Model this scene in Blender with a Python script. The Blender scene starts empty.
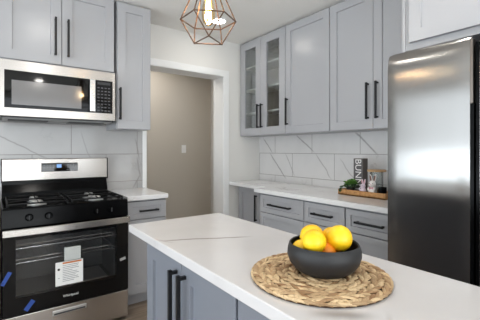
import bpy, bmesh, math, random
from mathutils import Vector, Matrix
random.seed(7)
C = bpy.context.scene.collection
PI = math.pi
S = bpy.context.scene

# ------------------------------------------------------------------ camera
cam = bpy.data.cameras.new('camera'); cam_o = bpy.data.objects.new('camera', cam); C.objects.link(cam_o)
cam.sensor_width = 36.0; cam.lens = 330/480*36; cam.shift_y = -10/480; cam.clip_start = 0.02
cam_o.location = (0, 0, 1.285); cam_o.rotation_euler = (PI/2, 0, -math.radians(36.25))
S.camera = cam_o

# ------------------------------------------------------------------ world, daylight, exposure
S.view_settings.view_transform = 'Standard'; S.view_settings.look = 'None'
S.view_settings.exposure = 0.56; S.view_settings.gamma = 1.0
S.view_settings.use_curve_mapping = False
w = bpy.data.worlds.new('world'); S.world = w; w.use_nodes = True
w.node_tree.nodes['Background'].inputs[0].default_value = (0.9, 0.94, 1.0, 1)
w.node_tree.nodes['Background'].inputs[1].default_value = 2.2

def area(name, loc, rot, sx, sy, power, col, parent=None):
    l = bpy.data.lights.new(name, 'AREA'); l.shape = 'RECTANGLE'; l.size = sx; l.size_y = sy
    l.energy = power; l.color = col
    o = bpy.data.objects.new(name, l); C.objects.link(o); o.location = loc; o.rotation_euler = rot
    if parent: o.parent = parent
    return o
# daylight just outside the windows of the left wall and of the wall behind the camera
area('daylight', (-3.12, 0.3, 1.30), (0, -PI/2, 0), 2.2, 5.5, 8, (0.88, 0.94, 1.0))
area('daylight', (-0.1, -3.12, 1.40), (PI/2, 0, 0), 4.4, 2.1, 8, (0.95, 0.97, 1.0))
# added fill lights outside the windows, aimed up to brighten the ceiling
area('ceiling_fill', (-4.3, 1.2, 0.05), (0, math.radians(-135), 0), 2.2, 7.6, 170, (0.86, 0.93, 1.0))
area('ceiling_fill', (-0.1, -4.3, 0.05), (math.radians(135), 0, 0), 4.4, 2.2, 255, (0.98, 0.98, 1.0))

# ------------------------------------------------------------------ materials
def srgb(r, g, b):
    f = lambda c: (c/255/12.92) if c/255 <= 0.04045 else ((c/255+0.055)/1.055)**2.4
    return (f(r), f(g), f(b), 1)

class NT:
    def __init__(s, m): s.t = m.node_tree; s.n = s.t.nodes; s.l = s.t.links
    def add(s, k, **kw):
        n = s.n.new(k)
        for a, v in kw.items(): setattr(n, a, v)
        return n
    def link(s, a, b): s.l.new(a, b)
    def put(s, sock, v):
        if hasattr(v, 'is_output'): s.link(v, sock)
        else: sock.default_value = v
    def math(s, op, a, b=0.0, c=0.0):
        n = s.add('ShaderNodeMath', operation=op); s.put(n.inputs[0], a); s.put(n.inputs[1], b)
        if op in ('MULTIPLY_ADD', 'SMOOTH_MIN'): s.put(n.inputs[2], c)
        return n.outputs[0]
    def ramp01(s, v, a, b, o0=0.0, o1=1.0, smooth=True):
        n = s.add('ShaderNodeMapRange'); n.interpolation_type = 'SMOOTHSTEP' if smooth else 'LINEAR'
        s.put(n.inputs[0], v); n.inputs[1].default_value = a; n.inputs[2].default_value = b
        n.inputs[3].default_value = o0; n.inputs[4].default_value = o1
        return n.outputs[0]
    def mix(s, f, a, b):
        n = s.add('ShaderNodeMix', data_type='RGBA'); s.put(n.inputs[0], f); s.put(n.inputs[6], a); s.put(n.inputs[7], b)
        return n.outputs[2]
    def noise(s, vec, scale, detail=3.0, rough=0.5, col=False):
        n = s.add('ShaderNodeTexNoise'); s.put(n.inputs['Vector'], vec)
        n.inputs['Scale'].default_value = scale; n.inputs['Detail'].default_value = detail; n.inputs['Roughness'].default_value = rough
        return n.outputs['Color' if col else 'Fac']
    def mapping(s, vec, loc=(0,0,0), rot=(0,0,0), sc=(1,1,1)):
        n = s.add('ShaderNodeMapping'); s.put(n.inputs[0], vec)
        n.inputs[1].default_value = loc; n.inputs[2].default_value = rot; n.inputs[3].default_value = sc
        return n.outputs[0]
    def obj(s): return s.add('ShaderNodeTexCoord').outputs['Object']
    def bump(s, h, strength=0.2, dist=0.002):
        n = s.add('ShaderNodeBump'); s.put(n.inputs['Height'], h); n.inputs['Strength'].default_value = strength; n.inputs['Distance'].default_value = dist
        return n.outputs[0]

def mat(name, col=(0.5,0.5,0.5,1), rough=0.5, metal=0.0, spec=0.5, **kw):
    m = bpy.data.materials.new(name); m.use_nodes = True
    b = m.node_tree.nodes['Principled BSDF']
    b.inputs['Base Color'].default_value = col; b.inputs['Roughness'].default_value = rough
    b.inputs['Metallic'].default_value = metal; b.inputs['Specular IOR Level'].default_value = spec
    for k, v in kw.items(): b.inputs[k.replace('_', ' ')].default_value = v
    return m
def bsdf(m): return m.node_tree.nodes['Principled BSDF']

def painted(name, col, rough, var=0.03, bump=0.03, scale=60):
    m = mat(name, col, rough); t = NT(m); v = t.obj()
    n = t.noise(v, scale, 3)
    c2 = tuple(c*(1-var*2) for c in col[:3]) + (1,)
    t.link(t.mix(t.noise(v, 1.7, 2), c2, col), bsdf(m).inputs['Base Color'])
    t.link(t.bump(n, bump, 0.001), bsdf(m).inputs['Normal'])
    return m

M = {}
M['cabinet'] = painted('satin grey cabinet paint', srgb(171, 171, 174), 0.27, 0.01, 0.02, 90)
M['cabinet_shaded'] = painted('shaded blue grey cabinet paint', srgb(124, 128, 137), 0.33, 0.01, 0.02, 90)  # same cabinet paint, with the island front's shade put into the colour
M['carcass'] = painted('grey cabinet side paint', srgb(167, 167, 170), 0.4, 0.01, 0.02, 90)
M['cabinet_white'] = painted('light cabinet paint', srgb(226, 226, 232), 0.35, 0.01, 0.02, 90)
M['gap'] = mat('dark cabinet reveal', srgb(70, 70, 74), 0.7)
M['interior'] = painted('cabinet interior', srgb(150, 147, 143), 0.6, 0.02)
M['shelf'] = painted('white shelf', srgb(225, 225, 222), 0.5, 0.01)
M['wall'] = painted('warm white wall paint', srgb(222, 220, 216), 0.75, 0.01, 0.06, 250)
M['ceiling'] = painted('ceiling paint', srgb(238, 236, 232), 0.85, 0.01, 0.05, 250)
M['trim'] = painted('white trim paint', srgb(236, 236, 235), 0.45, 0.01, 0.02)
M['hall'] = painted('greige hall paint', srgb(196, 189, 178), 0.8, 0.02, 0.06, 250)
M['black_metal'] = mat('matt black metal', srgb(26, 26, 28), 0.42, 0.4)
M['black'] = mat('black enamel', srgb(10, 10, 11), 0.16, 0, 0.06)
M['black_rough'] = mat('black cast iron', srgb(20, 20, 21), 0.5, 0, 0.2)
M['dark_glass'] = mat('black glass', srgb(9, 9, 10), 0.05, 0, 0.28)
M['plastic_dark'] = mat('dark grey plastic', srgb(45, 46, 48), 0.5)
M['chrome'] = mat('polished metal', srgb(215, 215, 215), 0.16, 1.0)
M['alu'] = mat('brushed aluminium burner', srgb(205, 205, 203), 0.38, 0.9)
M['bowl'] = painted('matt charcoal ceramic', srgb(28, 28, 30), 0.5, 0.03, 0.05, 120)
M['paper'] = mat('white paper', srgb(236, 236, 234), 0.8)
M['paper_grey'] = mat('grey card', srgb(190, 193, 191), 0.8)
M['ink'] = mat('grey print', srgb(120, 122, 128), 0.8)
M['ink_dark'] = mat('dark print', srgb(30, 30, 32), 0.8)
M['orange'] = mat('orange print', srgb(205, 120, 60), 0.8)
M['tape'] = mat('blue tape', srgb(40, 74, 152), 0.6)
M['strip_grey'] = mat('silver strip', srgb(200, 200, 200), 0.35, 0.6)
M['underside'] = mat('grey painted underside', srgb(120, 120, 120), 0.4)
M['key_print'] = mat('dim key print', srgb(84, 84, 88), 0.6)
M['bulb_metal'] = mat('aged brass socket', srgb(120, 92, 60), 0.35, 0.9)
M['cage'] = mat('antique bronze wire', srgb(92, 66, 48), 0.4, 0.6)
M['ceramic_white'] = mat('glazed white ceramic', srgb(238, 232, 228), 0.28)
M['ceramic_pink'] = mat('pink glaze', srgb(214, 158, 168), 0.35)
M['ceramic_lilac'] = mat('pale lilac glaze', srgb(220, 204, 216), 0.32)
M['ceramic_brown'] = mat('brown glaze', srgb(126, 88, 74), 0.4)
M['leaf'] = painted('green leaf', srgb(92, 146, 52), 0.5, 0.25, 0.1, 40)
M['leaf_dark'] = painted('dark green leaf', srgb(48, 92, 42), 0.5, 0.25, 0.1, 40)
M['sign_frame'] = painted('weathered grey wood', srgb(112, 106, 102), 0.7, 0.2, 0.2, 60)
M['sign_face'] = mat('charcoal sign board', srgb(92, 89, 90), 0.7)
M['sign_white'] = mat('white letter paint', srgb(228, 226, 224), 0.7)
M['lens'] = mat('can light lens', (1,1,1,1), 0.5)
bsdf(M['lens']).inputs['Emission Color'].default_value = (1.0, 0.93, 0.82, 1); bsdf(M['lens']).inputs['Emission Strength'].default_value = 25
M['filament'] = mat('glowing filament', (1,0.6,0.2,1), 0.5)
bsdf(M['filament']).inputs['Emission Color'].default_value = (1.0, 0.62, 0.24, 1); bsdf(M['filament']).inputs['Emission Strength'].default_value = 14
M['display'] = mat('blue clock display', (0.05,0.1,0.2,1), 0.3)
bsdf(M['display']).inputs['Emission Color'].default_value = (0.25, 0.5, 1.0, 1); bsdf(M['display']).inputs['Emission Strength'].default_value = 0.5

def glass_mat(name, tint, gloss=0.08, rough=0.02):
    m = bpy.data.materials.new(name); m.use_nodes = True; t = NT(m); t.n.clear()
    o = t.add('ShaderNodeOutputMaterial'); tr = t.add('ShaderNodeBsdfTransparent'); gl = t.add('ShaderNodeBsdfGlossy')
    tr.inputs[0].default_value = tint; gl.inputs['Roughness'].default_value = rough
    lw = t.add('ShaderNodeLayerWeight'); lw.inputs[0].default_value = 0.25
    f = t.math('MULTIPLY_ADD', lw.outputs['Fresnel'], 0.6, gloss)
    mx = t.add('ShaderNodeMixShader'); t.link(f, mx.inputs[0]); t.link(tr.outputs[0], mx.inputs[1]); t.link(gl.outputs[0], mx.inputs[2])
    t.link(mx.outputs[0], o.inputs[0]); return m
M['glass'] = glass_mat('clear glass', (0.93,0.95,0.95,1), 0.03)
M['oven_glass'] = glass_mat('tinted oven glass', (0.80,0.80,0.80,1), 0.03)
M['amber_glass'] = glass_mat('amber bulb glass', (1.0,0.86,0.62,1), 0.05)

def steel(name, col, rough, aniso, axis='Z', rot=0.0):
    m = mat(name, col, rough, 1.0); t = NT(m); b = bsdf(m)
    b.inputs['Roughness'].default_value = rough
    if aniso:
        b.inputs['Anisotropic'].default_value = aniso; b.inputs['Anisotropic Rotation'].default_value = rot
        tg = t.add('ShaderNodeTangent', direction_type='RADIAL', axis=axis); t.link(tg.outputs[0], b.inputs['Tangent'])
    return m
M['steel'] = steel('brushed stainless steel', srgb(182, 177, 172), 0.27, 0.75, rot=0.25)
M['steel_fridge'] = steel('brushed stainless door', srgb(146, 144, 142), 0.23, 0.95, rot=0.0)
M['steel_fridge_edge'] = mat('stainless door edge', srgb(120, 112, 106), 0.3, 0.9)

# marble / quartz: soft base, natural veins from noise, plus individually placed veins (x, y, length direction)
def marble(name, base, veins=(), natural=0.5, vein_col=srgb(150,143,138), rough=0.14, scale=1.0, rot=0.6, axes='xy', tile=None, gloss_bump=0.0, dens=(0.5,0.62)):
    m = mat(name, base, rough); t = NT(m); b = bsdf(m)
    P = t.obj()
    sep = t.add('ShaderNodeSeparateXYZ'); t.link(P, sep.inputs[0])
    ax = {'x': sep.outputs[0], 'y': sep.outputs[1], 'z': sep.outputs[2]}
    cloud = t.noise(P, 2.3, 4, 0.6)
    mask = None
    if natural > 0:
        wv = t.mapping(P, rot=(0.3, rot, rot), sc=(scale, scale*0.8, scale))
        wn = t.noise(wv, 1.5, 5, 0.6)
        ridge = t.math('ABSOLUTE', t.math('SUBTRACT', wn, 0.5))
        line = t.ramp01(ridge, 0.0, 0.016, 1.0, 0.0)
        gate = t.ramp01(t.noise(P, 1.6*scale, 2), dens[0], dens[1])
        mask = t.math('MULTIPLY', t.math('MULTIPLY', line, gate), natural)
    a0, a1 = ax[axes[0]], ax[axes[1]]
    if veins:
        wob = t.math('SUBTRACT', t.noise(P, 7, 4, 0.6), 0.5)
        wob2 = t.math('SUBTRACT', t.noise(P, 2.2, 2, 0.6), 0.5)
    for (x0, y0, x1, y1, wd, st) in veins:
        L = math.hypot(x1-x0, y1-y0); dx, dy = (x1-x0)/L, (y1-y0)/L
        px = t.math('SUBTRACT', a0, x0); py = t.math('SUBTRACT', a1, y0)
        al = t.math('ADD', t.math('MULTIPLY', px, dx), t.math('MULTIPLY', py, dy))
        ac = t.math('ADD', t.math('MULTIPLY', px, -dy), t.math('MULTIPLY', py, dx))
        ac = t.math('ADD', ac, t.math('ADD', t.math('MULTIPLY', wob, 0.03), t.math('MULTIPLY', wob2, 0.06)))
        d = t.math('ABSOLUTE', ac)
        k = t.ramp01(d, 0.0, wd, 1.0, 0.0)
        e0 = t.ramp01(al, -0.04, 0.05); e1 = t.ramp01(al, L-0.05, L+0.04, 1.0, 0.0)
        k = t.math('MULTIPLY', t.math('MULTIPLY', k, st), t.math('MULTIPLY', e0, e1))
        mask = k if mask is None else t.math('MAXIMUM', mask, k)
    c = t.mix(t.ramp01(cloud, 0.35, 0.7), base, tuple(x*0.93 for x in base[:3]) + (1,))
    if mask is not None: c = t.mix(mask, c, vein_col)
    if tile:
        (wd, rh) = tile
        br = t.add('ShaderNodeTexBrick'); cmb = t.add('ShaderNodeCombineXYZ')
        t.link(a0, cmb.inputs[0]); t.link(a1, cmb.inputs[1]); t.link(cmb.outputs[0], br.inputs['Vector'])
        br.offset = 0.5; br.offset_frequency = 2; br.squash = 1.0
        br.inputs['Scale'].default_value = 1.0; br.inputs['Brick Width'].default_value = wd; br.inputs['Row Height'].default_value = rh
        br.inputs['Mortar Size'].default_value = 0.0028; br.inputs['Mortar Smooth'].default_value = 0.1
        f = br.outputs['Fac']
        c = t.mix(f, c, srgb(140, 136, 132))
        t.link(t.math('MULTIPLY_ADD', f, 0.5, rough), b.inputs['Roughness'])
        t.link(t.bump(t.math('SUBTRACT', 1.0, f), 0.5, 0.0015), b.inputs['Normal'])
    t.link(c, b.inputs['Base Color']); return m
QB = srgb(213, 210, 210)
M['quartz'] = marble('white veined quartz', QB, natural=0.35, scale=0.9)
M['quartz_island'] = marble('white quartz with long veins', QB, natural=0.0, veins=[
    (0.55, 1.275, 0.86, 1.125, 0.013, 1.0), (0.535, 1.30, 0.56, 1.24, 0.012, 0.6), (0.575, 0.50, 0.665, 0.42, 0.034, 0.85), (0.70, 0.40, 0.62, 0.34, 0.012, 0.4)], axes='xy')
M['quartz_wall'] = marble('white quartz counter with fine veins', srgb(236, 235, 235), natural=0.3, scale=1.0, axes='xy')
TB = srgb(208, 206, 206)
M['tile_range_shaded'] = marble('glossy shaded marble tile behind range', srgb(184, 182, 181), natural=0.3, scale=1.2, rough=0.1, axes='xz', tile=(0.58, 0.259), vein_col=srgb(138,134,132),  # same tile as the long wall, under-cabinet shade put into its base colour
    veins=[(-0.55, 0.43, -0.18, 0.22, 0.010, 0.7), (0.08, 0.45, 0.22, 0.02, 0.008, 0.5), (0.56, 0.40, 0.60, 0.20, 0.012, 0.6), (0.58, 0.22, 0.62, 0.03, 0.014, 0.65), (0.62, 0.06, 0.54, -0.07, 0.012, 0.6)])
M['tile_long'] = marble('glossy marble tile of long wall', srgb(216, 214, 213), natural=0.25, scale=1.2, rough=0.1, axes='xz', tile=(0.57, 0.259), vein_col=srgb(138,134,132),
    veins=[(-0.78, 0.44, -0.62, 0.26, 0.011, 0.75), (-0.66, 0.25, -0.40, -0.02, 0.013, 0.75), (-0.40, 0.25, -0.26, 0.02, 0.009, 0.6),
           (-0.22, 0.46, 0.02, 0.28, 0.012, 0.7), (0.06, 0.25, 0.24, 0.02, 0.010, 0.6), (0.52, 0.46, 0.74, 0.26, 0.013, 0.75), (0.36, 0.20, 0.52, 0.02, 0.009, 0.5), (0.86, 0.25, 1.1, 0.0, 0.011, 0.6)])

def wood(name, c1, c2, rough, sc, plank=None):
    m = mat(name, c1, rough); t = NT(m); P = t.obj()
    n = t.noise(t.mapping(P, sc=sc), 1.0, 6, 0.65)
    c = t.mix(t.ramp01(n, 0.3, 0.7), c1, c2)
    if plank:
        br = t.add('ShaderNodeTexBrick'); t.link(P, br.inputs['Vector']); br.offset = 0.37
        br.inputs['Scale'].default_value = 1.0; br.inputs['Brick Width'].default_value = plank[0]; br.inputs['Row Height'].default_value = plank[1]
        br.inputs['Mortar Size'].default_value = 0.002
        br.inputs['Color1'].default_value = (0.75,0.75,0.75,1); br.inputs['Color2'].default_value = (1.1,1.1,1.1,1)
        mm = t.add('ShaderNodeMix', data_type='RGBA', blend_type='MULTIPLY'); mm.inputs[0].default_value = 1.0
        t.link(c, mm.inputs[6]); t.link(br.outputs['Color'], mm.inputs[7])
        c = t.mix(br.outputs['Fac'], mm.outputs[2], srgb(60,48,40))
    t.link(c, bsdf(m).inputs['Base Color']); t.link(t.bump(n, 0.15, 0.001), bsdf(m).inputs['Normal'])
    return m
M['floor'] = wood('brown plank floor', srgb(132, 114, 98), srgb(168, 150, 132), 0.4, (2, 30, 2), (1.2, 0.16))
M['tray'] = wood('natural tray wood', srgb(196, 148, 92), srgb(160, 110, 62), 0.55, (40, 3, 40))
M['lid'] = wood('pale lid wood', srgb(196, 160, 116), srgb(160, 122, 82), 0.55, (30, 6, 6))
def straw():
    m = mat('water hyacinth straw', srgb(178, 142, 100), 0.7); t = NT(m); P = t.obj()
    g = t.add('ShaderNodeNewGeometry'); a = g.outputs['Random Per Island']; c = t.mix(t.ramp01(a, 0.0, 1.0, smooth=False), srgb(148, 112, 76), srgb(222, 194, 152))
    d = t.noise(P, 140, 3); c = t.mix(t.ramp01(d, 0.5, 0.75, 0, 0.55), c, srgb(116, 82, 52))
    t.link(c, bsdf(m).inputs['Base Color']); t.link(t.bump(d, 0.3, 0.001), bsdf(m).inputs['Normal']); return m
M['straw'] = straw()
M['straw_base'] = mat('dark straw backing', srgb(72, 50, 32), 0.85)
def lemon_mat():
    m = mat('lemon peel', srgb(248, 196, 22), 0.38); t = NT(m); P = t.obj()
    c = t.mix(t.ramp01(t.noise(P, 14, 2), 0.3, 0.75), srgb(244, 190, 10), srgb(250, 208, 34))
    t.link(c, bsdf(m).inputs['Base Color']); t.link(t.bump(t.noise(P, 420, 1), 0.25, 0.001), bsdf(m).inputs['Normal'])
    bsdf(m).inputs['Subsurface Weight'].default_value = 0.08; bsdf(m).inputs['Subsurface Scale'].default_value = 0.01
    return m
M['lemon'] = lemon_mat()
M['orange_peel'] = mat('orange peel', srgb(240, 140, 20), 0.42)

# ------------------------------------------------------------------ geometry helpers
def box(bm, x0, x1, y0, y1, z0, z1, bev=0.0, seg=2):
    ret = bmesh.ops.create_cube(bm, size=1.0)
    vs = ret['verts']
    for v in vs:
        v.co = Vector((x0+(x1-x0)*(v.co.x+.5), y0+(y1-y0)*(v.co.y+.5), z0+(z1-z0)*(v.co.z+.5)))
    if bev > 0:
        es = list({e for v in vs for e in v.link_edges})
        bmesh.ops.bevel(bm, geom=es, offset=bev, segments=seg, affect='EDGES', profile=0.5)
def tube(bm, pts, r, n=10, cap=True, closed=False):
    pts = [Vector(p) for p in pts]; rings = []
    N = len(pts); up = None
    for i, p in enumerate(pts):
        if closed: d = (pts[(i+1) % N]-pts[i-1]).normalized()
        else: d = (pts[min(i+1, N-1)]-pts[max(i-1, 0)]).normalized()
        if up is None: up = Vector((0,0,1)) if abs(d.z) < 0.9 else Vector((1,0,0))
        a = d.cross(up).normalized(); b = a.cross(d).normalized(); up = b
        rr = r[i] if isinstance(r, (list, tuple)) else r
        rings.append([bm.verts.new(p+(a*math.cos(2*PI*k/n)+b*math.sin(2*PI*k/n))*rr) for k in range(n)])
    M_ = N if closed else N-1
    for i in range(M_):
        A, B = rings[i], rings[(i+1) % N]
        for k in range(n): bm.faces.new((A[k], A[(k+1) % n], B[(k+1) % n], B[k]))
    if cap and not closed:
        bm.faces.new(rings[0][::-1]); bm.faces.new(rings[-1])
def lathe(bm, prof, n=48, c=(0,0,0), mtx=None):
    rings = []
    for (r, z) in prof:
        if r < 1e-6: rings.append([bm.verts.new(Vector((0,0,z)))])
        else: rings.append([bm.verts.new(Vector((r*math.cos(2*PI*k/n), r*math.sin(2*PI*k/n), z))) for k in range(n)])
    vs = [v for R_ in rings for v in R_]
    for A, B in zip(rings, rings[1:]):
        for k in range(n):
            k2 = (k+1) % n
            if len(A) == 1 and len(B) == 1: continue
            if len(A) == 1: bm.faces.new((A[0], B[k2], B[k]))
            elif len(B) == 1: bm.faces.new((A[k], A[k2], B[0]))
            else: bm.faces.new((A[k], A[k2], B[k2], B[k]))
    m = Matrix.Translation(Vector(c)) @ (mtx or Matrix.Identity(4))
    for v in vs: v.co = m @ v.co
def cyl(bm, c, r, z0, z1, n=32, mtx=None): lathe(bm, [(0,z0),(r,z0),(r,z1),(0,z1)], n, c, mtx)
def ell(bm, c, r, rot=None, u=16, v=10):
    m = Matrix.Translation(Vector(c)) @ (rot or Matrix.Identity(4)) @ Matrix.Diagonal((r[0], r[1], r[2], 1))
    bmesh.ops.create_uvsphere(bm, u_segments=u, v_segments=v, radius=1.0, matrix=m)
def quad_loop(bm, A, B):
    n = len(A)
    for k in range(n): bm.faces.new((A[k], A[(k+1) % n], B[(k+1) % n], B[k]))
def rect(bm, x0, x1, z0, z1, y): return [bm.verts.new((x0,y,z0)), bm.verts.new((x1,y,z0)), bm.verts.new((x1,y,z1)), bm.verts.new((x0,y,z1))]

def obj(name, bm, m, parent=None, smooth=None, loc=None):
    bmesh.ops.recalc_face_normals(bm, faces=bm.faces)
    me = bpy.data.meshes.new(name); bm.to_mesh(me); bm.free()
    me.materials.append(M[m] if isinstance(m, str) else m)
    if smooth is not None:
        for p in me.polygons: p.use_smooth = True
        try: me.set_sharp_from_angle(angle=math.radians(smooth))
        except Exception: pass
    o = bpy.data.objects.new(name, me); C.objects.link(o)
    if parent: o.parent = parent
    if loc: o.location = loc
    return o
def thing(name, label, cat, loc=(0,0,0), rz=0.0, group=None):
    o = bpy.data.objects.new(name, None); C.objects.link(o); o.empty_display_size = 0.1
    o.location = loc; o.rotation_euler = (0,0,rz); tag(o, label, cat, group); return o
def tag(o, label, cat, group=None):
    o['label'] = label; o['category'] = cat
    if group: o['group'] = group
    return o
def struct(name, bm, m, parent=None, smooth=None):
    o = obj(name, bm, m, parent, smooth)
    if not parent: o['kind'] = 'structure'
    return o
def B(*a, **k):
    bm = bmesh.new(); box(bm, *a, **k); return bm
def text(name, body, size, m, parent, mtx, extrude=0.0006, align='CENTER'):
    c = bpy.data.curves.new(name, 'FONT'); c.body = body; c.size = size; c.extrude = extrude; c.align_x = align; c.align_y = 'CENTER'
    c.materials.append(M[m]); o = bpy.data.objects.new(name, c); C.objects.link(o)
    if parent: o.parent = parent
    bpy.context.view_layer.update()
    me = bpy.data.meshes.new_from_object(o.evaluated_get(bpy.context.evaluated_depsgraph_get())); bpy.data.objects.remove(o); bpy.data.curves.remove(c)
    me.name = name; o = bpy.data.objects.new(name, me); C.objects.link(o)
    if parent: o.parent = parent
    o.matrix_local = mtx; return o
FRONT = Matrix.Rotation(PI/2, 4, 'X')       # text lying in xz, facing -y

# ------------------------------------------------------------------ setting
WY, WX, CZ = 3.20, 2.66, 2.553
DX0, DX1, DZ = 1.186, 2.105, 2.137           # doorway
YB = 3.40
def wall_with_opening(name, m, u0, u1, z1, o0, o1, oz0, oz1, mk):
    bm = bmesh.new()
    for (a, b, c, d) in ((u0, o0, 0, z1), (o1, u1, 0, z1), (o0, o1, oz1, z1)) + (((o0, o1, 0, oz0),) if oz0 > 0 else ()):
        box(bm, *mk(a, b), c, d)
    return struct(name, bm, m)
struct('floor', B(-3.1, 2.86, -3.1, 4.6, -0.06, 0), 'floor')
struct('ceiling', B(-3.1, 2.86, -3.1, 4.6, CZ, CZ+0.06), 'ceiling')
wall_with_opening('wall_range', 'wall', -1.1, WX, CZ, DX0, DX1, 0, DZ, lambda a, b: (a, b, WY, YB))
struct('wall_right', B(WX, WX+0.2, -3.1, 4.6, 0, CZ), 'wall')
wall_with_opening('wall_left', 'wall', -3.1, 4.4, CZ, -2.5, 4.2, 0.18, 2.43, lambda a, b: (-3.1, -3.0, a, b))
wall_with_opening('wall_back', 'wall', -3.0, WX, CZ, -2.3, 2.1, 0.35, 2.45, lambda a, b: (a, b, -3.1, -3.0))
struct('wall_hall', B(-3.1, WX, 4.4, 4.6, 0, CZ), 'hall')
struct('wall_hall_end', B(-1.1, -1.0, YB, 4.6, 0, CZ), 'hall')
def window(name, x0, x1, z0, z1, mtx):
    bm = bmesh.new()
    for a in ((x0, x1, z0, z0+.05), (x0, x1, z1-.05, z1), (x0, x0+.05, z0, z1), (x1-.05, x1, z0, z1), ((x0+x1)/2-.02, (x0+x1)/2+.02, z0, z1)):
        box(bm, a[0], a[1], -0.03, 0.03, a[2], a[3], 0.003)
    o = struct(name, bm, 'trim'); o.matrix_world = mtx
    p = obj('pane', B(x0+.05, x1-.05, -0.003, 0.003, z0+.05, z1-.05), 'glass', o)
window('window_1', -2.5, 4.2, 0.18, 2.43, Matrix.Translation((-3.05, 0, 0)) @ Matrix.Rotation(PI/2, 4, 'Z'))
window('window_2', -2.3, 2.1, 0.35, 2.45, Matrix.Translation((0, -3.05, 0)))
# white casing of the doorway
bm = bmesh.new()
box(bm, DX1, DX1+0.072, WY-0.014, WY, 0, DZ+0.07, 0.002); box(bm, DX0-0.038, DX0, WY-0.014, WY, 0, DZ+0.07, 0.002)
box(bm, DX0-0.038, DX1+0.072, WY-0.015, WY, DZ, DZ+0.07, 0.002)
struct('trim_1', bm, 'trim')
bm = bmesh.new()
box(bm, DX1-0.004, DX1, WY-0.01, YB+0.01, 0, DZ); box(bm, DX0, DX0+0.004, WY-0.01, YB+0.01, 0, DZ); box(bm, DX0, DX1, WY-0.01, YB+0.01, DZ-0.004, DZ)
struct('trim_2', bm, 'trim')
struct('baseboard_hall', B(-1.0, WX, 4.385, 4.4, 0, 0.1, bev=0.003), 'trim')
# tiled backsplashes (their own origin sits on a tile joint)
def local_panel(name, m, loc, rz, x0, x1, z0, z1):
    o = struct(name, B(x0, x1, -0.010, 0, z0, z1), m); o.location = loc; o.rotation_euler = (0,0,rz); return o
local_panel('trim_3', 'tile_range_shaded', (0.515, WY, 0.988), 0, -1.6, 0.633, -0.074, 0.70)
local_panel('trim_4', 'tile_long', (WX, 2.34, 0.988), -PI/2, -(WY-2.34), 1.32, -0.074, 0.55)

# hall light switch
t = thing('light_switch', 'small white light switch on the greige hall wall beyond the doorway', 'light switch', (2.20, 4.4, 1.30))
obj('cover_plate', B(-0.036, 0.036, -0.006, 0, -0.058, 0.058, bev=0.003), 'trim', t)
obj('toggle', B(-0.012, 0.012, -0.012, -0.006, -0.022, 0.022, bev=0.002), 'trim', t)

# ------------------------------------------------------------------ recessed ceiling lights
def can_light(x, y, label, power):
    t = thing('ceiling_light', label, 'ceiling light', (x, y, CZ), 0, 'recessed ceiling lights')
    bm = bmesh.new(); lathe(bm, [(0.062,0.0),(0.064,-0.006),(0.085,-0.005),(0.088,0.0)], 40); obj('trim_ring', bm, 'trim', t, 40)
    bm = bmesh.new(); lathe(bm, [(0,-0.002),(0.063,-0.002),(0.063,-0.0005),(0,-0.0005)], 40); obj('lens', bm, 'lens', t)
    l = bpy.data.lights.new('can_lamp', 'AREA'); l.shape = 'DISK'; l.size = 0.12; l.energy = power; l.color = (1.0, 0.96, 0.91)
    o = bpy.data.objects.new('can_lamp', l); C.objects.link(o); o.parent = t; o.location = (0,0,-0.012)
can_light(1.75, 2.74, 'recessed round ceiling light glowing just right of the wire pendant', 0.5)
can_light(0.35, 1.75, 'recessed round ceiling light over the aisle in front of the range', 2.5)
can_light(1.5, 0.6, 'recessed round ceiling light over the aisle in front of the refrigerator', 2)
can_light(0.6, -1.4, 'recessed round ceiling light behind the camera', 4)
can_light(1.5, 3.9, 'added unseen round ceiling light brightening the hall beyond the doorway', 5)  # unseen lamp added to brighten the hall

# ------------------------------------------------------------------ cabinets
def shaker(x0, x1, z0, z1, t=0.02, s=0.07, rec=0.012, hole=False):
    bm = bmesh.new(); e = 0.0018
    bk = rect(bm, x0, x1, z0, z1, 0); sd = rect(bm, x0, x1, z0, z1, -t+e)
    f0 = rect(bm, x0+e, x1-e, z0+e, z1-e, -t); f1 = rect(bm, x0+s, x1-s, z0+s, z1-s, -t)
    f2 = rect(bm, x0+s+.003, x1-s-.003, z0+s+.003, z1-s-.003, -t+rec)
    quad_loop(bm, bk, sd); quad_loop(bm, sd, f0); quad_loop(bm, f0, f1); quad_loop(bm, f1, f2)
    if hole:
        b2 = rect(bm, x0+s+.003, x1-s-.003, z0+s+.003, z1-s-.003, 0); quad_loop(bm, f2, b2); quad_loop(bm, b2, bk)
    else:
        bm.faces.new(f2); bm.faces.new(bk[::-1])
    return bm
def bar_handle(kind, a, c, L, y=-0.02, off=0.030, th=0.0072):
    """kind v: vertical at x=a centred on z=c; kind h: horizontal centred on x=a at z=c"""
    bm = bmesh.new(); y1 = y-off
    if kind == 'v':
        box(bm, a-th, a+th, y1-th, y1+th, c-L/2, c+L/2, 0.0015)
        for z in (c-L/2+0.012, c+L/2-0.012): box(bm, a-th*.9, a+th*.9, y1, y, z-0.006, z+0.006)
    else:
        box(bm, a-L/2, a+L/2, y1-th, y1+th, c-th, c+th, 0.0015)
        for x in (a-L/2+0.014, a+L/2-0.014): box(bm, x-0.007, x+0.007, y1, y, c-th*.9, c+th*.9)
    return bm
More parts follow.
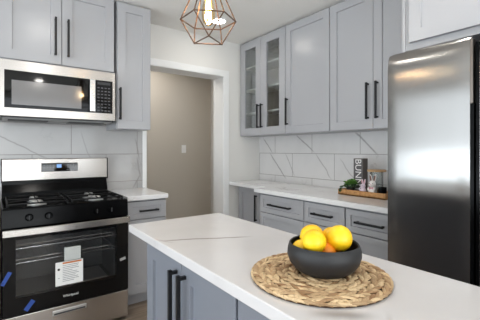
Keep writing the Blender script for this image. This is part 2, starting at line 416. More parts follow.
def cabinet(name, label, loc, rz, wd, d, z0, z1, fronts, toe=0.0, group=None, paint='cabinet', body=True):
    t = thing(name, label, 'cabinet', loc, rz, group)
    bm = bmesh.new(); zb = z0+toe
    box(bm, 0, wd, 0.005, d, zb, z1, 0.001, 1)
    obj('body', bm, 'carcass' if paint == 'cabinet' else paint, t)
    if toe: obj('toe_kick', B(0.0, wd, 0.07, d, z0, zb), 'plastic_dark' if toe < 0 else 'carcass', t)
    for (kind, x0, x1, a, b, h) in fronts:
        st = 0.07 if kind == 'door' else 0.042
        if kind == 'panel': o = obj('panel', B(x0, x1, -0.02, 0.001, a, b, bev=0.001), paint, t)
        else: o = obj(kind, shaker(x0, x1, a, b, s=st), paint, t)
        if h: obj('handle', bar_handle(*h), 'black_metal', o)
    return t
RB = -PI/2
UA = 2.868                                   # carcass front of the uppers over the range; doors stand 2 cm proud
G = 'grey wall cabinets'
# over the microwave
cabinet('wall_cabinet', 'grey two-door shaker wall cabinet right above the microwave', (0.008, UA, 0), 0, 0.778, WY-UA-0.012, 1.916, 2.548,
    [('door', 0.002, 0.384, 1.935, 2.535, ('v', 0.343, 2.142, 0.288)), ('door', 0.388, 0.775, 1.935, 2.535, ('v', 0.429, 2.142, 0.288))], group=G)
cabinet('wall_cabinet', 'narrow grey single-door wall cabinet beside the microwave, left of the doorway', (0.806, UA, 0), 0, 0.296, WY-UA-0.012, 1.464, 2.548,
    [('door', 0.004, 0.292, 1.466, 2.535, ('v', 0.022, 1.675, 0.27))], group=G)
# long wall uppers: local x runs from the corner towards the camera
UB = 2.355
def longwall(label, y_left, y_right, fronts, **k):
    return cabinet('wall_cabinet', label, (UB, y_left, 0), RB, y_left-y_right, WX-UB-0.012, 1.448, 2.546, fronts, group=G, **k)
z0, z1 = 1.450, 2.534
longwall('grey wall cabinet with one wide solid door, next to the glass-door cabinet', 2.414, 1.864, [('door', 0.003, 0.547, z0, z1, ('v', 0.036, 1.668, 0.268))])
longwall('grey two-door wall cabinet nearest the refrigerator, its right door partly hidden', 1.862, 1.062, [('door', 0.003, 0.412, z0, z1, ('v', 0.374, 1.668, 0.285)), ('door', 0.416, 0.797, z0, z1, ('v', 0.453, 1.668, 0.285))])
# glass-door cabinet
t = thing('wall_cabinet', 'grey corner wall cabinet with two glass doors and white shelves inside', 'cabinet', (UB, 3.182, 0), RB, G)
wd, dp = 3.182-2.416, WX-UB-0.012
bm = bmesh.new()
box(bm, 0, 0.018, 0, dp, 1.448, 2.546); box(bm, wd-0.018, wd, 0, dp, 1.448, 2.546); box(bm, 0.018, wd-0.018, 0, dp, 1.448, 1.466); box(bm, 0.018, wd-0.018, 0, dp, 2.50, 2.546)
obj('body', bm, 'carcass', t)
bm = bmesh.new(); box(bm, 0.018, wd-0.018, dp-0.010, dp, 1.466, 2.50)
for k in range(19): box(bm, 0.03+k*0.038, 0.034+k*0.038, dp-0.014, dp-0.0095, 1.466, 2.50)
obj('back_panel', bm, 'interior', t)
for z in (1.715, 1.985, 2.252): obj('shelf', B(0.019, wd-0.019, 0.03, dp-0.015, z-0.009, z+0.009, bev=0.001), 'shelf', t)
for (x0, x1, hx) in ((0.003, 0.381, 0.352), (0.385, wd-0.003, 0.413)):
    d = obj('door', shaker(x0, x1, z0, z1, s=0.085, hole=True), 'cabinet', t)
    obj('glass_pane', B(x0+0.084, x1-0.084, -0.012, -0.007, z0+0.084, z1-0.084), 'glass', d)
    obj('handle', bar_handle('v', hx, 1.66, 0.265), 'black_metal', d)

# base cabinet and counter beside the range
GB = 'grey base cabinets'
cabinet('base_cabinet', 'narrow grey base cabinet with one drawer between the range and the doorway', (0.832, 2.682, 0), 0, 0.335, WY-2.682, 0, 0.877,
    [('drawer', 0.004, 0.331, 0.72, 0.862, ('h', 0.175, 0.788, 0.165)), ('door', 0.004, 0.331, 0.115, 0.712, None)], toe=0.105, group=GB)
cabinet('base_cabinet', 'grey base cabinet left of the range at the picture edge', (-0.62, 2.662, 0), 0, 0.62, WY-2.662, 0, 0.877,
    [('drawer', 0.004, 0.616, 0.72, 0.862, ('h', 0.31, 0.805, 0.165)), ('door', 0.004, 0.616, 0.115, 0.712, ('v', 0.07, 0.6, 0.2))], toe=0.105, group=GB)
GC = 'white quartz countertops'
tag(obj('countertop', B(0.826, 1.172, 2.632, WY-0.011, 0.878, 0.914, bev=0.003), 'quartz_wall'), 'short white quartz countertop right of the range, by the doorway', 'countertop', GC)
tag(obj('countertop', B(-0.63, -0.002, 2.632, WY-0.011, 0.878, 0.914, bev=0.003), 'quartz_wall'), 'white quartz countertop left of the range at the picture edge', 'countertop', GC)

# long wall base run
XB = 2.05
def drawers(label, y_left, y_right, hl):
    wd = y_left-y_right
    fr = [('drawer', 0.004, wd-0.004, a, b, ('h', wd/2, (a+b)/2, hl)) for (a, b) in ((0.700, 0.862), (0.41, 0.692), (0.115, 0.402))]
    return cabinet('base_cabinet', label, (XB, y_left, 0), RB, wd, WX-XB, 0, 0.877, fr, toe=0.105, group=GB)
drawers('wide grey drawer base cabinet, left of the three under the long counter', 2.445, 1.882, 0.285)
drawers('narrow grey drawer base cabinet, middle of the three under the long counter', 1.880, 1.482, 0.20)
drawers('grey drawer base cabinet right beside the refrigerator under the long counter', 1.480, 1.075, 0.215)
cabinet('base_cabinet', 'shallow grey base cabinet with a tall black handle in the corner by the doorway', (2.335, 3.185, 0), RB, 0.735, WX-2.335-0.014, 0, 0.877,
    [('door', 0.003, 0.395, 0.115, 0.862, ('v', 0.342, 0.64, 0.29)), ('panel', 0.40, 0.733, 0.115, 0.862, None)], toe=0.105, group=GB)
bm = bmesh.new()
pts = [(2.0, 1.062), (WX-0.011, 1.062), (WX-0.011, WY-0.001), (2.185, WY-0.001), (2.165, 2.51), (2.0, 2.50)]
lo = [bm.verts.new((x, y, 0.878)) for x, y in pts]; hi = [bm.verts.new((x, y, 0.914)) for x, y in pts]
bm.faces.new(lo[::-1]); bm.faces.new(hi); quad_loop(bm, lo, hi)
bmesh.ops.bevel(bm, geom=[e for e in bm.edges], offset=0.003, segments=2, affect='EDGES')
tag(obj('countertop', bm, 'quartz_wall'), 'long white quartz countertop under the grey wall cabinets, stepped back at the doorway', 'countertop', GC)

# refrigerator surround
t = cabinet('fridge_cabinet', 'pale cabinet mounted above the stainless refrigerator', (1.995, 1.022, 0), RB, 0.96, WX-1.995, 1.885, 2.546, [])
for x0, x1 in ((0.028, 0.476), (0.48, 0.93)): obj('door', shaker(x0, x1, 1.925, 2.530), 'cabinet', t)
tag(obj('end_panel', B(1.995, WX-0.001, 1.0225, 1.0415, 0, 2.546, bev=0.001), 'cabinet'), 'tall pale end panel between the grey cabinets and the refrigerator', 'panel')

# island
xi = 0.58
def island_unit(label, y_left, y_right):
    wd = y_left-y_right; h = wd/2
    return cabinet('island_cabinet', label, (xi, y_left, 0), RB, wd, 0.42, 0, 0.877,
        [('door', 0.002, h-0.002, 0.115, 0.865, ('v', h-0.036, 0.69, 0.27)), ('door', h+0.002, wd-0.002, 0.115, 0.865, ('v', h+0.036, 0.69, 0.27))], toe=0.105, group='island cabinets', paint='cabinet_shaded')
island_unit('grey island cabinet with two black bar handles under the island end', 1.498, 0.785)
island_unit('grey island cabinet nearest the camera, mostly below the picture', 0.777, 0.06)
tag(obj('island_countertop', B(0.524, 1.056, -0.12, 1.650, 0.8785, 0.914, bev=0.003), 'quartz_island'), 'white quartz island top with a long grey vein, under the woven mat', 'countertop')

# ------------------------------------------------------------------ gas range
RX0, RX1, RF = 0.018, 0.798, 2.56
t = thing('gas_range', 'stainless and black freestanding gas range with an oven under the microwave', 'range', (RX0, RF, 0))
RW = RX1-RX0; RD = WY-0.012-RF
obj('body', B(0, RW, 0.002, RD, 0.02, 0.895, bev=0.002), 'black', t)
bm = bmesh.new()   # cooktop tray with raised rim
box(bm, 0, RW, -0.02, RD-0.10, 0.893, 0.903, 0.002)
for a in ((0, RW, -0.022, 0.03), (0, 0.022, 0.03, RD-0.1), (RW-0.022, RW, 0.03, RD-0.1)): box(bm, a[0], a[1], a[2], a[3], 0.90, 0.914, 0.004)
obj('cooktop', bm, 'black', t)
bm = bmesh.new()   # sloped knob fascia
f = [(0.0, -0.022, 0.903), (0.0, -0.030, 0.79), (0.0, 0.01, 0.79), (0.0, 0.01, 0.903)]
A = [bm.verts.new((x, y, z)) for x, y, z in f]; Bv = [bm.verts.new((RW, y, z)) for x, y, z in f]
quad_loop(bm, A, Bv); bm.faces.new(A); bm.faces.new(Bv[::-1])
obj('control_fascia', bm, 'black', t)
for x in (0.145, 0.255, 0.555, 0.655):
    bm = bmesh.new(); mtx = Matrix.Rotation(math.radians(86), 4, 'X')
    lathe(bm, [(0,0),(0.024,0.0),(0.023,0.006),(0.019,0.010),(0.017,0.026),(0.0,0.027)], 28, (x, -0.026, 0.848), mtx)
    k = obj('knob', bm, 'black', t, 40)
    obj('knob_grip', B(x-0.003, x+0.003, -0.059, -0.05, 0.834, 0.862, bev=0.001), 'plastic_dark', k)
# burners and grates
for (x, y, r) in ((0.20, 0.125, 0.058), (0.585, 0.125, 0.052), (0.20, 0.375, 0.045), (0.585, 0.375, 0.05)):
    bm = bmesh.new(); lathe(bm, [(0,0.902),(r,0.902),(r,0.909),(r*.78,0.913),(r*.74,0.921),(r*.68,0.923),(0,0.923)], 36, (x, y, 0)); b_ = obj('burner', bm, 'alu', t, 35)
    bm = bmesh.new(); lathe(bm, [(0,0.923),(r*.6,0.923),(r*.62,0.930),(r*.55,0.934),(0,0.935)], 32, (x, y, 0)); obj('burner_cap', bm, 'alu', b_, 35)
for x0 in (0.03, 0.405):
    bm = bmesh.new(); x1 = x0+0.345; y0, y1 = 0.022, 0.485; zt = 0.938
    for (a, b) in (((x0,y0),(x1,y0)), ((x0,y1),(x1,y1)), ((x0,y0),(x0,y1)), ((x1,y0),(x1,y1)), ((x0,(y0+y1)/2),(x1,(y0+y1)/2))):
        box(bm, min(a[0],b[0])-0.005, max(a[0],b[0])+0.005, min(a[1],b[1])-0.005, max(a[1],b[1])+0.005, zt-0.012, zt-0.002, 0.002)
    for px, py in ((x0,y0),(x1,y0),(x0,y1),(x1,y1)): box(bm, px-0.006, px+0.006, py-0.006, py+0.006, 0.903, zt-0.004, 0.001)
    xc = x0+0.17
    for yc in (0.125, 0.375):
        for a in range(4):
            an = a*PI/2; r0, r1 = 0.045, (0.172 if a % 2 == 0 else 0.108)
            p0 = (xc+math.cos(an)*r0, yc+math.sin(an)*r0, zt); p1 = (xc+math.cos(an)*r1, yc+math.sin(an)*r1, zt-0.006)
            tube(bm, [p0, ((p0[0]*.5+p1[0]*.5), (p0[1]*.5+p1[1]*.5), zt), p1], 0.0045, 8)
    obj('grate', bm, 'black_rough', t, 40)
# backguard
yb = RD-0.075
bm = bmesh.new()
pr = [(yb-0.018, 0.905), (yb-0.010, 0.952), (yb+0.022, 1.012), (yb+0.022, 1.045), (RD, 1.045), (RD, 0.905)]
A = [bm.verts.new((0.004, y, z)) for y, z in pr]; Bv = [bm.verts.new((RW-0.004, y, z)) for y, z in pr]
quad_loop(bm, A, Bv); bm.faces.new(A[::-1]); bm.faces.new(Bv)
obj('vent_riser', bm, 'black', t)
bg = obj('backguard', B(0, RW, yb, RD, 1.04, 1.214, bev=0.006), 'steel', t)
obj('control_panel', B(0.265, 0.535, yb-0.003, yb+0.002, 1.107, 1.178, bev=0.002), 'dark_glass', bg)
obj('clock_display', B(0.375, 0.410, yb-0.0045, yb-0.002, 1.138, 1.166), 'display', bg)
for cs in ((0,1,2,3), (8,9,10)):
    bm = bmesh.new()
    for r in range(3):
        for c_ in cs: box(bm, 0.280+c_*0.0215, 0.292+c_*0.0215, yb-0.0042, yb-0.002, 1.117+r*0.02, 1.122+r*0.02)
    obj('key_markings', bm, 'ink', bg)
obj('end_cap', B(-0.002, 0.006, yb-0.002, RD, 1.03, 1.216, bev=0.002), 'black', bg)
obj('end_cap', B(RW-0.006, RW+0.002, yb-0.002, RD, 1.03, 1.216, bev=0.002), 'black', bg)
# oven door: a real frame around tinted glass, with the oven cavity and racks behind
bm = bmesh.new(); y0, y1 = -0.045, -0.002; wx0, wx1, wz0, wz1 = 0.072, 0.690, 0.345, 0.715
zD0, zD1 = 0.238, 0.785
for a in ((0.004, wx0, zD0, zD1), (wx1, RW-0.004, zD0, zD1), (wx0, wx1, zD0, wz0), (wx0, wx1, wz1, zD1)): box(bm, a[0], a[1], y0, y1, a[2], a[3])
door = obj('oven_door', bm, 'dark_glass', t)
obj('window', B(wx0-0.002, wx1+0.002, y0+0.001, y0+0.006, wz0-0.002, wz1+0.002), 'oven_glass', door)
bm = bmesh.new(); n = 15; prof = []
for k in range(n+1):
    x = 0.004+(RW-0.008)*k/n; yy = y0-0.040-0.012*math.sin(PI*k/n); prof.append((x, yy))
lo = []; 
for (x, yy) in prof:
    lo.append([bm.verts.new((x, yy+dy, z)) for dy, z in ((0.0,0.748),(0.0,0.785),(0.006,0.789),(0.016,0.786),(0.016,0.747),(0.006,0.744))])
for a, b in zip(lo, lo[1:]): quad_loop(bm, a, b)
bm.faces.new(lo[0]); bm.faces.new(lo[-1][::-1])
for x in (0.03, RW-0.03): box(bm, x-0.018, x+0.018, y0-0.036, y0+0.002, 0.752, 0.782, 0.003)
obj('handle', bm, 'steel', door, 35)
text('lettering', 'Whirlpool', 0.023, 'paper', door, Matrix.Translation((0.385, y0-0.0006, 0.292)) @ FRONT)
# cavity
bm = bmesh.new(); ci = (0.07, 0.705, 0.004, 0.45, 0.30, 0.735)
for a in ((ci[0]-.01,ci[0],ci[2],ci[3],ci[4],ci[5]), (ci[1],ci[1]+.01,ci[2],ci[3],ci[4],ci[5]), (ci[0],ci[1],ci[2],ci[3],ci[4]-.01,ci[4]), (ci[0],ci[1],ci[2],ci[3],ci[5],ci[5]+.01), (ci[0],ci[1],ci[3],ci[3]+.01,ci[4],ci[5])): box(bm, *a)
cav_m = mat('grey oven enamel', srgb(120, 120, 120), 0.35)
# carve the body so that the cavity is open to the window
body = [o for o in t.children if o.name.startswith('body')][0]
bm2 = bmesh.new()
for a in ((0,0.058,0.002,RD,0.02,0.895), (0.717,RW,0.002,RD,0.02,0.895), (0.058,0.717,0.002,RD,0.02,0.288), (0.058,0.717,0.002,RD,0.747,0.895), (0.058,0.717,0.462,RD,0.288,0.747)): box(bm2, *a)
bm2.to_mesh(body.data); bm2.free()
cav = obj('oven_cavity', bm, cav_m, t)
for z in (0.640, 0.545):
    bm = bmesh.new()
    tube(bm, [(0.074,0.03,z),(0.70,0.03,z),(0.70,0.42,z),(0.074,0.42,z)], 0.004, 8, closed=True)
    tube(bm, [(0.074,0.035,z+0.022),(0.70,0.035,z+0.022)], 0.003, 8)
    for k in range(14): tube(bm, [(0.10+k*0.0435, 0.03, z),(0.10+k*0.0435, 0.42, z)], 0.002, 6)
    obj('rack', bm, 'chrome', t, 40)
obj('oven_liner', B(0.40, 0.66, 0.08, 0.36, 0.302, 0.325, bev=0.004), 'alu', t)
# drawer
bm = B(0.004, RW-0.004, -0.042, 0.0, 0.035, 0.230, bev=0.004)
dr = obj('drawer', bm, 'steel', t)
bm = bmesh.new(); box(bm, 0.275, 0.485, -0.049, -0.040, 0.176, 0.207, 0.004)
obj('handle', bm, 'alu', dr)
obj('handle_recess', B(0.283, 0.477, -0.0505, -0.048, 0.180, 0.190, bev=0.001), 'plastic_dark', dr)
for x in (0.03, RW-0.05):
    for y in (0.04, RD-0.06): obj('foot', B(x, x+0.02, y, y+0.02, 0, 0.022), 'plastic_dark', t)

# papers and tape left on the oven door
yF = RF+y0
p = thing('paper_tag', 'white instruction sheet with an orange header taped to the oven window', 'paper', (RX0, yF, 0))
rot = math.radians(-1)
obj('sheet', B(0.292, 0.462, -0.0015, -0.0003, 0.368, 0.527), 'paper', p)
bm = bmesh.new(); box(bm, 0.335, 0.452, -0.0022, -0.0014, 0.511, 0.522); obj('header', bm, 'orange', p)
bm = bmesh.new()
for k, L in enumerate((.10,.095,.10,.06,.09,.1,.08,.095,.1,.07)): box(bm, 0.335, 0.335+L, -0.0022, -0.0014, 0.499-k*0.0118, 0.502-k*0.0118)
obj('print', bm, 'ink', p)
bm = bmesh.new(); lathe(bm, [(0,0),(0.008,0),(0.008,0.0008),(0,0.0008)], 16, (0.312, -0.0014, 0.478), Matrix.Rotation(PI/2,4,'X')); obj('symbol', bm, 'ink_dark', p)
obj('symbol', B(0.307, 0.317, -0.0022, -0.0014, 0.418, 0.421), 'ink', p)
tag(obj('folded_card', B(RX0+0.345, RX0+0.445, yF-0.016, yF+0.0005, 0.533, 0.622, bev=0.003), 'paper_grey'), 'folded pale grey card stuck to the oven window above the instruction sheet', 'card')
def strip(name, label, m, pts, wd, group=None):
    bm = bmesh.new(); a, b = Vector(pts[0]), Vector(pts[1]); d = (b-a).normalized(); nrm = Vector((-d.y, d.x))*wd/2
    q = [a-nrm, b-nrm*0.8, b+nrm*1.0, a+nrm*0.7]
    A = [bm.verts.new((v.x, -0.0003, v.y)) for v in q]; Bq = [bm.verts.new((v.x, -0.0012, v.y)) for v in q]
    quad_loop(bm, A, Bq); bm.faces.new(A); bm.faces.new(Bq[::-1])
    o = obj(name, bm, m, None, None, (RX0, yF, 0)); tag(o, label, 'tape', group)
strip('door_strip', 'blue tape strip on the left edge of the oven door', 'tape', ((0.000, 0.445), (0.044, 0.520)), 0.026, 'blue tape strips')
strip('door_strip', 'blue tape strip on the oven door just above the drawer', 'tape', ((0.122, 0.258), (0.168, 0.312)), 0.032, 'blue tape strips')
strip('door_strip', 'small silver strip piece on the right edge of the oven door', 'strip_grey', ((0.715, 0.466), (0.757, 0.474)), 0.022)  # small silver piece laid on the door front

# ------------------------------------------------------------------ microwave
MX0, MW, MF = 0.006, 0.768, 2.80
t = thing('microwave', 'stainless over-the-range microwave hung below the grey cabinet', 'microwave', (MX0, MF, 0))
D = WY-0.012-MF
zb, zt = 1.516, 1.913
obj('body', B(0.004, MW-0.004, 0.02, D, zb, zt, bev=0.002), 'plastic_dark', t)
bm = bmesh.new(); bx0, bx1, bz0, bz1 = 0.028, 0.748, 1.580, 1.842
for a in ((0, bx0, zb+.008, zt), (bx1, MW, zb+.008, zt), (bx0, bx1, zb+.008, bz0), (bx0, bx1, bz1, zt)): box(bm, a[0], a[1], -0.012, 0.02, a[2], a[3])
obj('front_frame', bm, 'steel', t)
d = obj('door', B(bx0, 0.600, -0.010, 0.02, bz0, bz1), 'dark_glass', t)
mw_win = mat('microwave window', srgb(112, 110, 110), 0.12, 0, 0.7)
obj('window', B(0.070, 0.515, -0.0115, -0.009, 1.604, 1.775), mw_win, d)
bm = bmesh.new(); box(bm, 0.570, 0.612, -0.048, -0.030, 1.585, 1.838, 0.005, 3)
for z in (1.60, 1.822): box(bm, 0.580, 0.602, -0.032, -0.008, z-0.01, z+0.01)
obj('handle', bm, 'chrome', d)
kp = obj('control_panel', B(0.6, bx1, -0.010, 0.02, bz0, bz1), 'dark_glass', t)
bm = bmesh.new()
for r in range(8):
    for c_ in range(4): box(bm, 0.632+c_*0.027, 0.648+c_*0.027, -0.0112, -0.0095, 1.596+r*0.026, 1.604+r*0.026)
obj('keys', bm, 'key_print', kp)
obj('display', B(0.632, 0.730, -0.0112, -0.0095, 1.808, 1.830), 'plastic_dark', kp)
bm = bmesh.new()
box(bm, 0.02, MW-0.02, 0.03, D-0.02, zb-0.012, zb+0.002, 0.004)
obj('underside_plate', bm, 'underside', t)
for x0, x1 in ((0.05, 0.30), (0.44, 0.70)): obj('vent_grille', B(x0, x1, 0.05, 0.20, zb-0.017, zb-0.011, bev=0.002), 'plastic_dark', t)

# ------------------------------------------------------------------ refrigerator
FX, FY1 = 1.748, 1.003
t = thing('refrigerator', 'tall stainless side-by-side refrigerator at the right of the picture', 'refrigerator', (FX, FY1, 0), RB)
FW, FD = 0.91, 0.86
obj('body', B(0.004, FW-0.004, 0.075, FD, 0.02, 1.79, bev=0.006), 'plastic_dark', t)
def fridge_door(x0, x1):
    bm = bmesh.new(); n = 12; cols = []
    zs = [0.09, 0.096, 0.104, 1.70, 1.735, 1.765, 1.785, 1.800, 1.810, 1.816]; ins = [0.010, 0.003, 0, 0, 0.0015, 0.0045, 0.008, 0.0125, 0.018, 0.027]
    for k in range(n+1):
        f = k/n; x = x0+(x1-x0)*f; cr = 0.007*(1-(2*f-1)**2); e = 0.008*max(0, (abs(2*f-1)-0.92)/0.08)**2
        cols.append([bm.verts.new((x, 0.007-cr+e+i, z)) for z, i in zip(zs, ins)])
    for a, b in zip(cols, cols[1:]):
        for i in range(len(zs)-1): bm.faces.new((a[i], b[i], b[i+1], a[i+1]))
    back = [bm.verts.new(v) for v in ((x0, 0.065, 0.09), (x1, 0.065, 0.09), (x1, 0.065, 1.816), (x0, 0.065, 1.816))]
    bm.faces.new(back)
    bm.faces.new([c[-1] for c in cols]+[back[2], back[3]]); bm.faces.new([c[0] for c in cols][::-1]+[back[0], back[1]])
    bm.faces.new(cols[0][::-1]+[back[3], back[0]][::1]) ; bm.faces.new(cols[-1]+[back[2], back[1]])
    return bm
d1 = obj('door', fridge_door(0.0, 0.400), 'steel_fridge', t, 30)
d2 = obj('door', fridge_door(0.437, FW), 'steel_fridge', t, 30)
obj('handle', B(0.400, 0.416, 0.016, 0.066, 0.30, 1.50, bev=0.002), 'black', d1)
obj('door_edge', B(0.400, 0.412, 0.016, 0.066, 1.502, 1.80, bev=0.001), 'steel_fridge_edge', d1)
obj('handle', B(0.424, 0.437, 0.012, 0.066, 0.30, 1.78, bev=0.002), 'black', d2)
obj('hinge_cover', B(0.02, 0.12, 0.03, 0.14, 1.79, 1.812, bev=0.004), 'plastic_dark', t)
obj('kick_grille', B(0.01, FW-0.01, 0.04, 0.08, 0.0, 0.085, bev=0.002), 'plastic_dark', t)

# ------------------------------------------------------------------ pendant
PX, PY = 0.795, 1.335
def pendant(px, py, label):
    t = thing('pendant_light', label, 'pendant light', (px, py, 0), math.radians(-36), None)
    def hexp(n, r, z, off): return [(r*math.cos(2*PI*k/n+off), r*math.sin(2*PI*k/n+off), z) for k in range(n)]
    mid = hexp(6, 0.129, 1.892, 0.12); bot = hexp(3, 0.076, 1.794, 0.12+PI/6); top = hexp(6, 0.034, 2.10, 0.12)
    bm = bmesh.new(); wr = 0.0030
    for k in range(6):
        tube(bm, [mid[k], mid[(k+1) % 6]], wr, 8); tube(bm, [mid[k], top[k]], wr, 8); tube(bm, [top[k], top[(k+1) % 6]], wr, 8)
    for j in range(3):
        tube(bm, [bot[j], bot[(j+1) % 3]], wr, 8); tube(bm, [bot[j], mid[2*j]], wr, 8); tube(bm, [bot[j], mid[2*j+1]], wr, 8)
    for p_ in mid+bot: ell(bm, p_, (wr*1.3,)*3, None, 8, 6)
    obj('wire_cage', bm, 'cage', t, 40)
    bm = bmesh.new(); lathe(bm, [(0,2.12),(0.034,2.11),(0.036,2.095),(0.022,2.09),(0.021,2.02),(0.0,2.018)], 28); obj('socket', bm, 'bulb_metal', t, 40)
    bm = bmesh.new(); tube(bm, [(0,0,2.115),(0,0,CZ-0.02)], 0.0035, 8); obj('cord', bm, 'black_metal', t, 40)
    bm = bmesh.new(); lathe(bm, [(0,CZ-0.028),(0.04,CZ-0.026),(0.06,CZ-0.01),(0.062,CZ-0.001),(0,CZ-0.001)], 32); obj('ceiling_canopy', bm, 'cage', t, 40)
    bm = bmesh.new(); lathe(bm, [(0,1.868),(0.012,1.870),(0.024,1.882),(0.030,1.90),(0.031,1.925),(0.027,1.96),(0.018,1.995),(0.013,2.02)], 28); bu = obj('bulb', bm, 'amber_glass', t, 60)
    bm = bmesh.new()
    for k in range(8):
        a = k*PI/4; r0, r1 = 0.010, 0.014
        tube(bm, [(r1*math.cos(a), r1*math.sin(a), 1.892), (r0*math.cos(a), r0*math.sin(a), 1.985)], 0.0011, 6)
    obj('filament', bm, 'filament', bu, 60)
    l = bpy.data.lights.new('bulb_lamp', 'POINT'); l.energy = 2.2; l.color = (1.0, 0.85, 0.70); l.shadow_soft_size = 0.02
    o = bpy.data.objects.new('bulb_lamp', l); C.objects.link(o); o.parent = t; o.location = (0, 0, 1.93)
pendant(PX, PY, 'geometric bronze wire cage pendant with a glowing bulb over the far half of the island')

# ------------------------------------------------------------------ woven mat, bowl, lemons
mx, my, TZ = 0.758, 0.643, 0.9142
t = thing('placemat', 'round woven straw placemat on the island under the black bowl', 'placemat', (mx, my, TZ))
bm = bmesh.new(); lathe(bm, [(0,0),(0.194,0),(0.197,0.003),(0.194,0.006),(0,0.006)], 72); obj('backing', bm, 'straw_base', t, 40)
bm = bmesh.new()
def strand(a0, r0, a1, r1, wd, th, z):
    N = 6; rings = []
    for i in range(N):
        f = i/(N-1); a = a0+(a1-a0)*f; r = r0+(r1-r0)*f
        p = Vector((r*math.cos(a), r*math.sin(a), z+th*1.3*math.sin(PI*f)))
        tang = Vector((-math.sin(a)*r*(a1-a0)+math.cos(a)*(r1-r0), math.cos(a)*r*(a1-a0)+math.sin(a)*(r1-r0), 0)).normalized()
        nn = Vector((-tang.y, tang.x, 0)); s = 0.35+0.65*math.sin(PI*(0.1+0.8*f))
        rings.append([bm.verts.new(p+nn*math.cos(q)*wd*s+Vector((0,0,1))*math.sin(q)*th*s) for q in [k*PI/3 for k in range(6)]])
    for A, B_ in zip(rings, rings[1:]): quad_loop(bm, A, B_)
    bm.faces.new(rings[0][::-1]); bm.faces.new(rings[-1])
ring = 0
r = 0.030
while r < 0.186:
    n = max(7, int(2*PI*r/0.0195)); sg = 1 if ring % 2 == 0 else -1
    for k in range(n):
        a = 2*PI*k/n+random.uniform(-.25,.25)/n; span = 0.046/r*random.uniform(.85,1.15)
        strand(a, r-sg*0.010, a+span, r+sg*0.010, random.uniform(.0046,.0068), random.uniform(.0028,.0044), 0.0068+random.uniform(0,.0024))
    ring += 1; r += 0.0172
for k in range(44):
    a = 2*PI*k/44; strand(a, 0.194, a+0.30, 0.196, 0.0042, 0.0042, 0.0045)
obj('straw_weave', bm, 'straw', t, 60)
bxp, byp, bz = 0.776, 0.640, TZ+0.0142
t = thing('bowl', 'round matt black bowl of yellow lemons on the woven mat', 'bowl', (bxp, byp, bz))
bm = bmesh.new()
lathe(bm, [(0,0),(0.064,0),(0.070,0.002),(0.086,0.012),(0.100,0.030),(0.1065,0.050),(0.1055,0.066),(0.101,0.082),(0.0985,0.0845),(0.0955,0.082),(0.0985,0.066),(0.0990,0.050),(0.093,0.032),(0.080,0.018),(0.062,0.010),(0,0.009)], 72)
obj('bowl_body', bm, 'bowl', t, 50)
def lemon_bm(L, R):
    bm = bmesh.new(); prof = []; N = 22
    for i in range(N+1):
        f = i/N; z = -math.cos(PI*f); rr = math.sin(PI*f)**0.92
        zz = z*L*0.43
        if f > 0.9: zz += L*0.07*((f-0.9)/0.1)
        if f < 0.06: zz -= L*0.03*((0.06-f)/0.06)
        prof.append((rr*R if 0 < i < N else 0.0, zz))
    lathe(bm, prof, 36); return bm
lemons = []
LG = 'lemons in the black bowl'
def pix(u, v, d):      # point at forward distance d from the camera: only used to read a position off the photograph
    th = math.radians(36.25); F = Vector((math.sin(th), math.cos(th), 0)); R = Vector((math.cos(th), -math.sin(th), 0))
    return F*d + R*((u-240)/330*d) + Vector((0, 0, 1.285-(v-150)/330*d))
for (u, v, d, L, R, rx, rz_, m, lab) in (
    (312, 236.0, 1.012, 0.083, 0.0345, 82, 50, 'lemon', 'yellow lemon at the back left of the black bowl'),
    (314, 241.5, 0.938, 0.079, 0.0335, 84, 70, 'lemon', 'yellow lemon at the front left of the black bowl'),
    (339.5, 238.2, 0.962, 0.086, 0.0360, 188, 20, 'lemon', 'large yellow lemon standing upright at the right of the black bowl'),
    (331.5, 237.5, 1.018, 0.078, 0.0315, 76, -40, 'lemon', 'yellow lemon half hidden behind the upright one in the black bowl'),
    (303, 250, 0.975, 0.080, 0.0310, 85, 10, 'lemon', 'yellow lemon low against the left rim of the black bowl, nearly covered'),
    (326.5, 252.5, 0.955, 0.060, 0.0290, 85, 60, 'orange_peel', 'orange coloured fruit deep in the black bowl between the two front lemons')):
    o = obj('lemon', lemon_bm(L, R), m, None, 60, pix(u, v, d)); o.rotation_euler = (math.radians(rx), 0, math.radians(rz_))
    if m == 'lemon': tag(o, lab, 'lemon', LG)
    else: o.name = 'orange'; tag(o, lab, 'fruit')

# ------------------------------------------------------------------ tray on the long counter
CT = 0.9142
t = thing('serving_tray', 'shallow wooden tray of spring decorations on the counter by the refrigerator', 'tray', (2.305, 1.75, CT), RB)
TL, TD = 0.42, 0.20
bm = bmesh.new(); box(bm, 0, TL, 0, TD, 0, 0.010)
obj('tray_base', bm, 'tray', t)
bm = bmesh.new()
for a in ((0, TL, 0, 0.012), (0, TL, TD-0.012, TD), (0, 0.012, 0.012, TD-0.012), (TL-0.012, TL, 0.012, TD-0.012)): box(bm, a[0], a[1], a[2], a[3], 0.0, 0.046, 0.0015)
obj('tray_rim', bm, 'tray', t)
tb = CT+0.0105
def onTray(lx, ly): return (2.305+ly, 1.75-lx, tb)
# sign
t = thing('box_sign', 'grey wooden box sign with white sideways letters behind the small plant', 'sign', onTray(0.114, 0.131), RB)
obj('frame', B(-0.044, 0.044, -0.016, 0.055, 0, 0.290, bev=0.002), 'sign_frame', t)
obj('sign_face', B(-0.038, 0.038, -0.0175, -0.015, 0.008, 0.282), 'sign_face', t)
text('lettering', 'BUNNY', 0.080, 'sign_white', t, Matrix.Translation((0.0, -0.0178, 0.150)) @ FRONT @ Matrix.Rotation(-PI/2, 4, 'Z'), 0.0004)
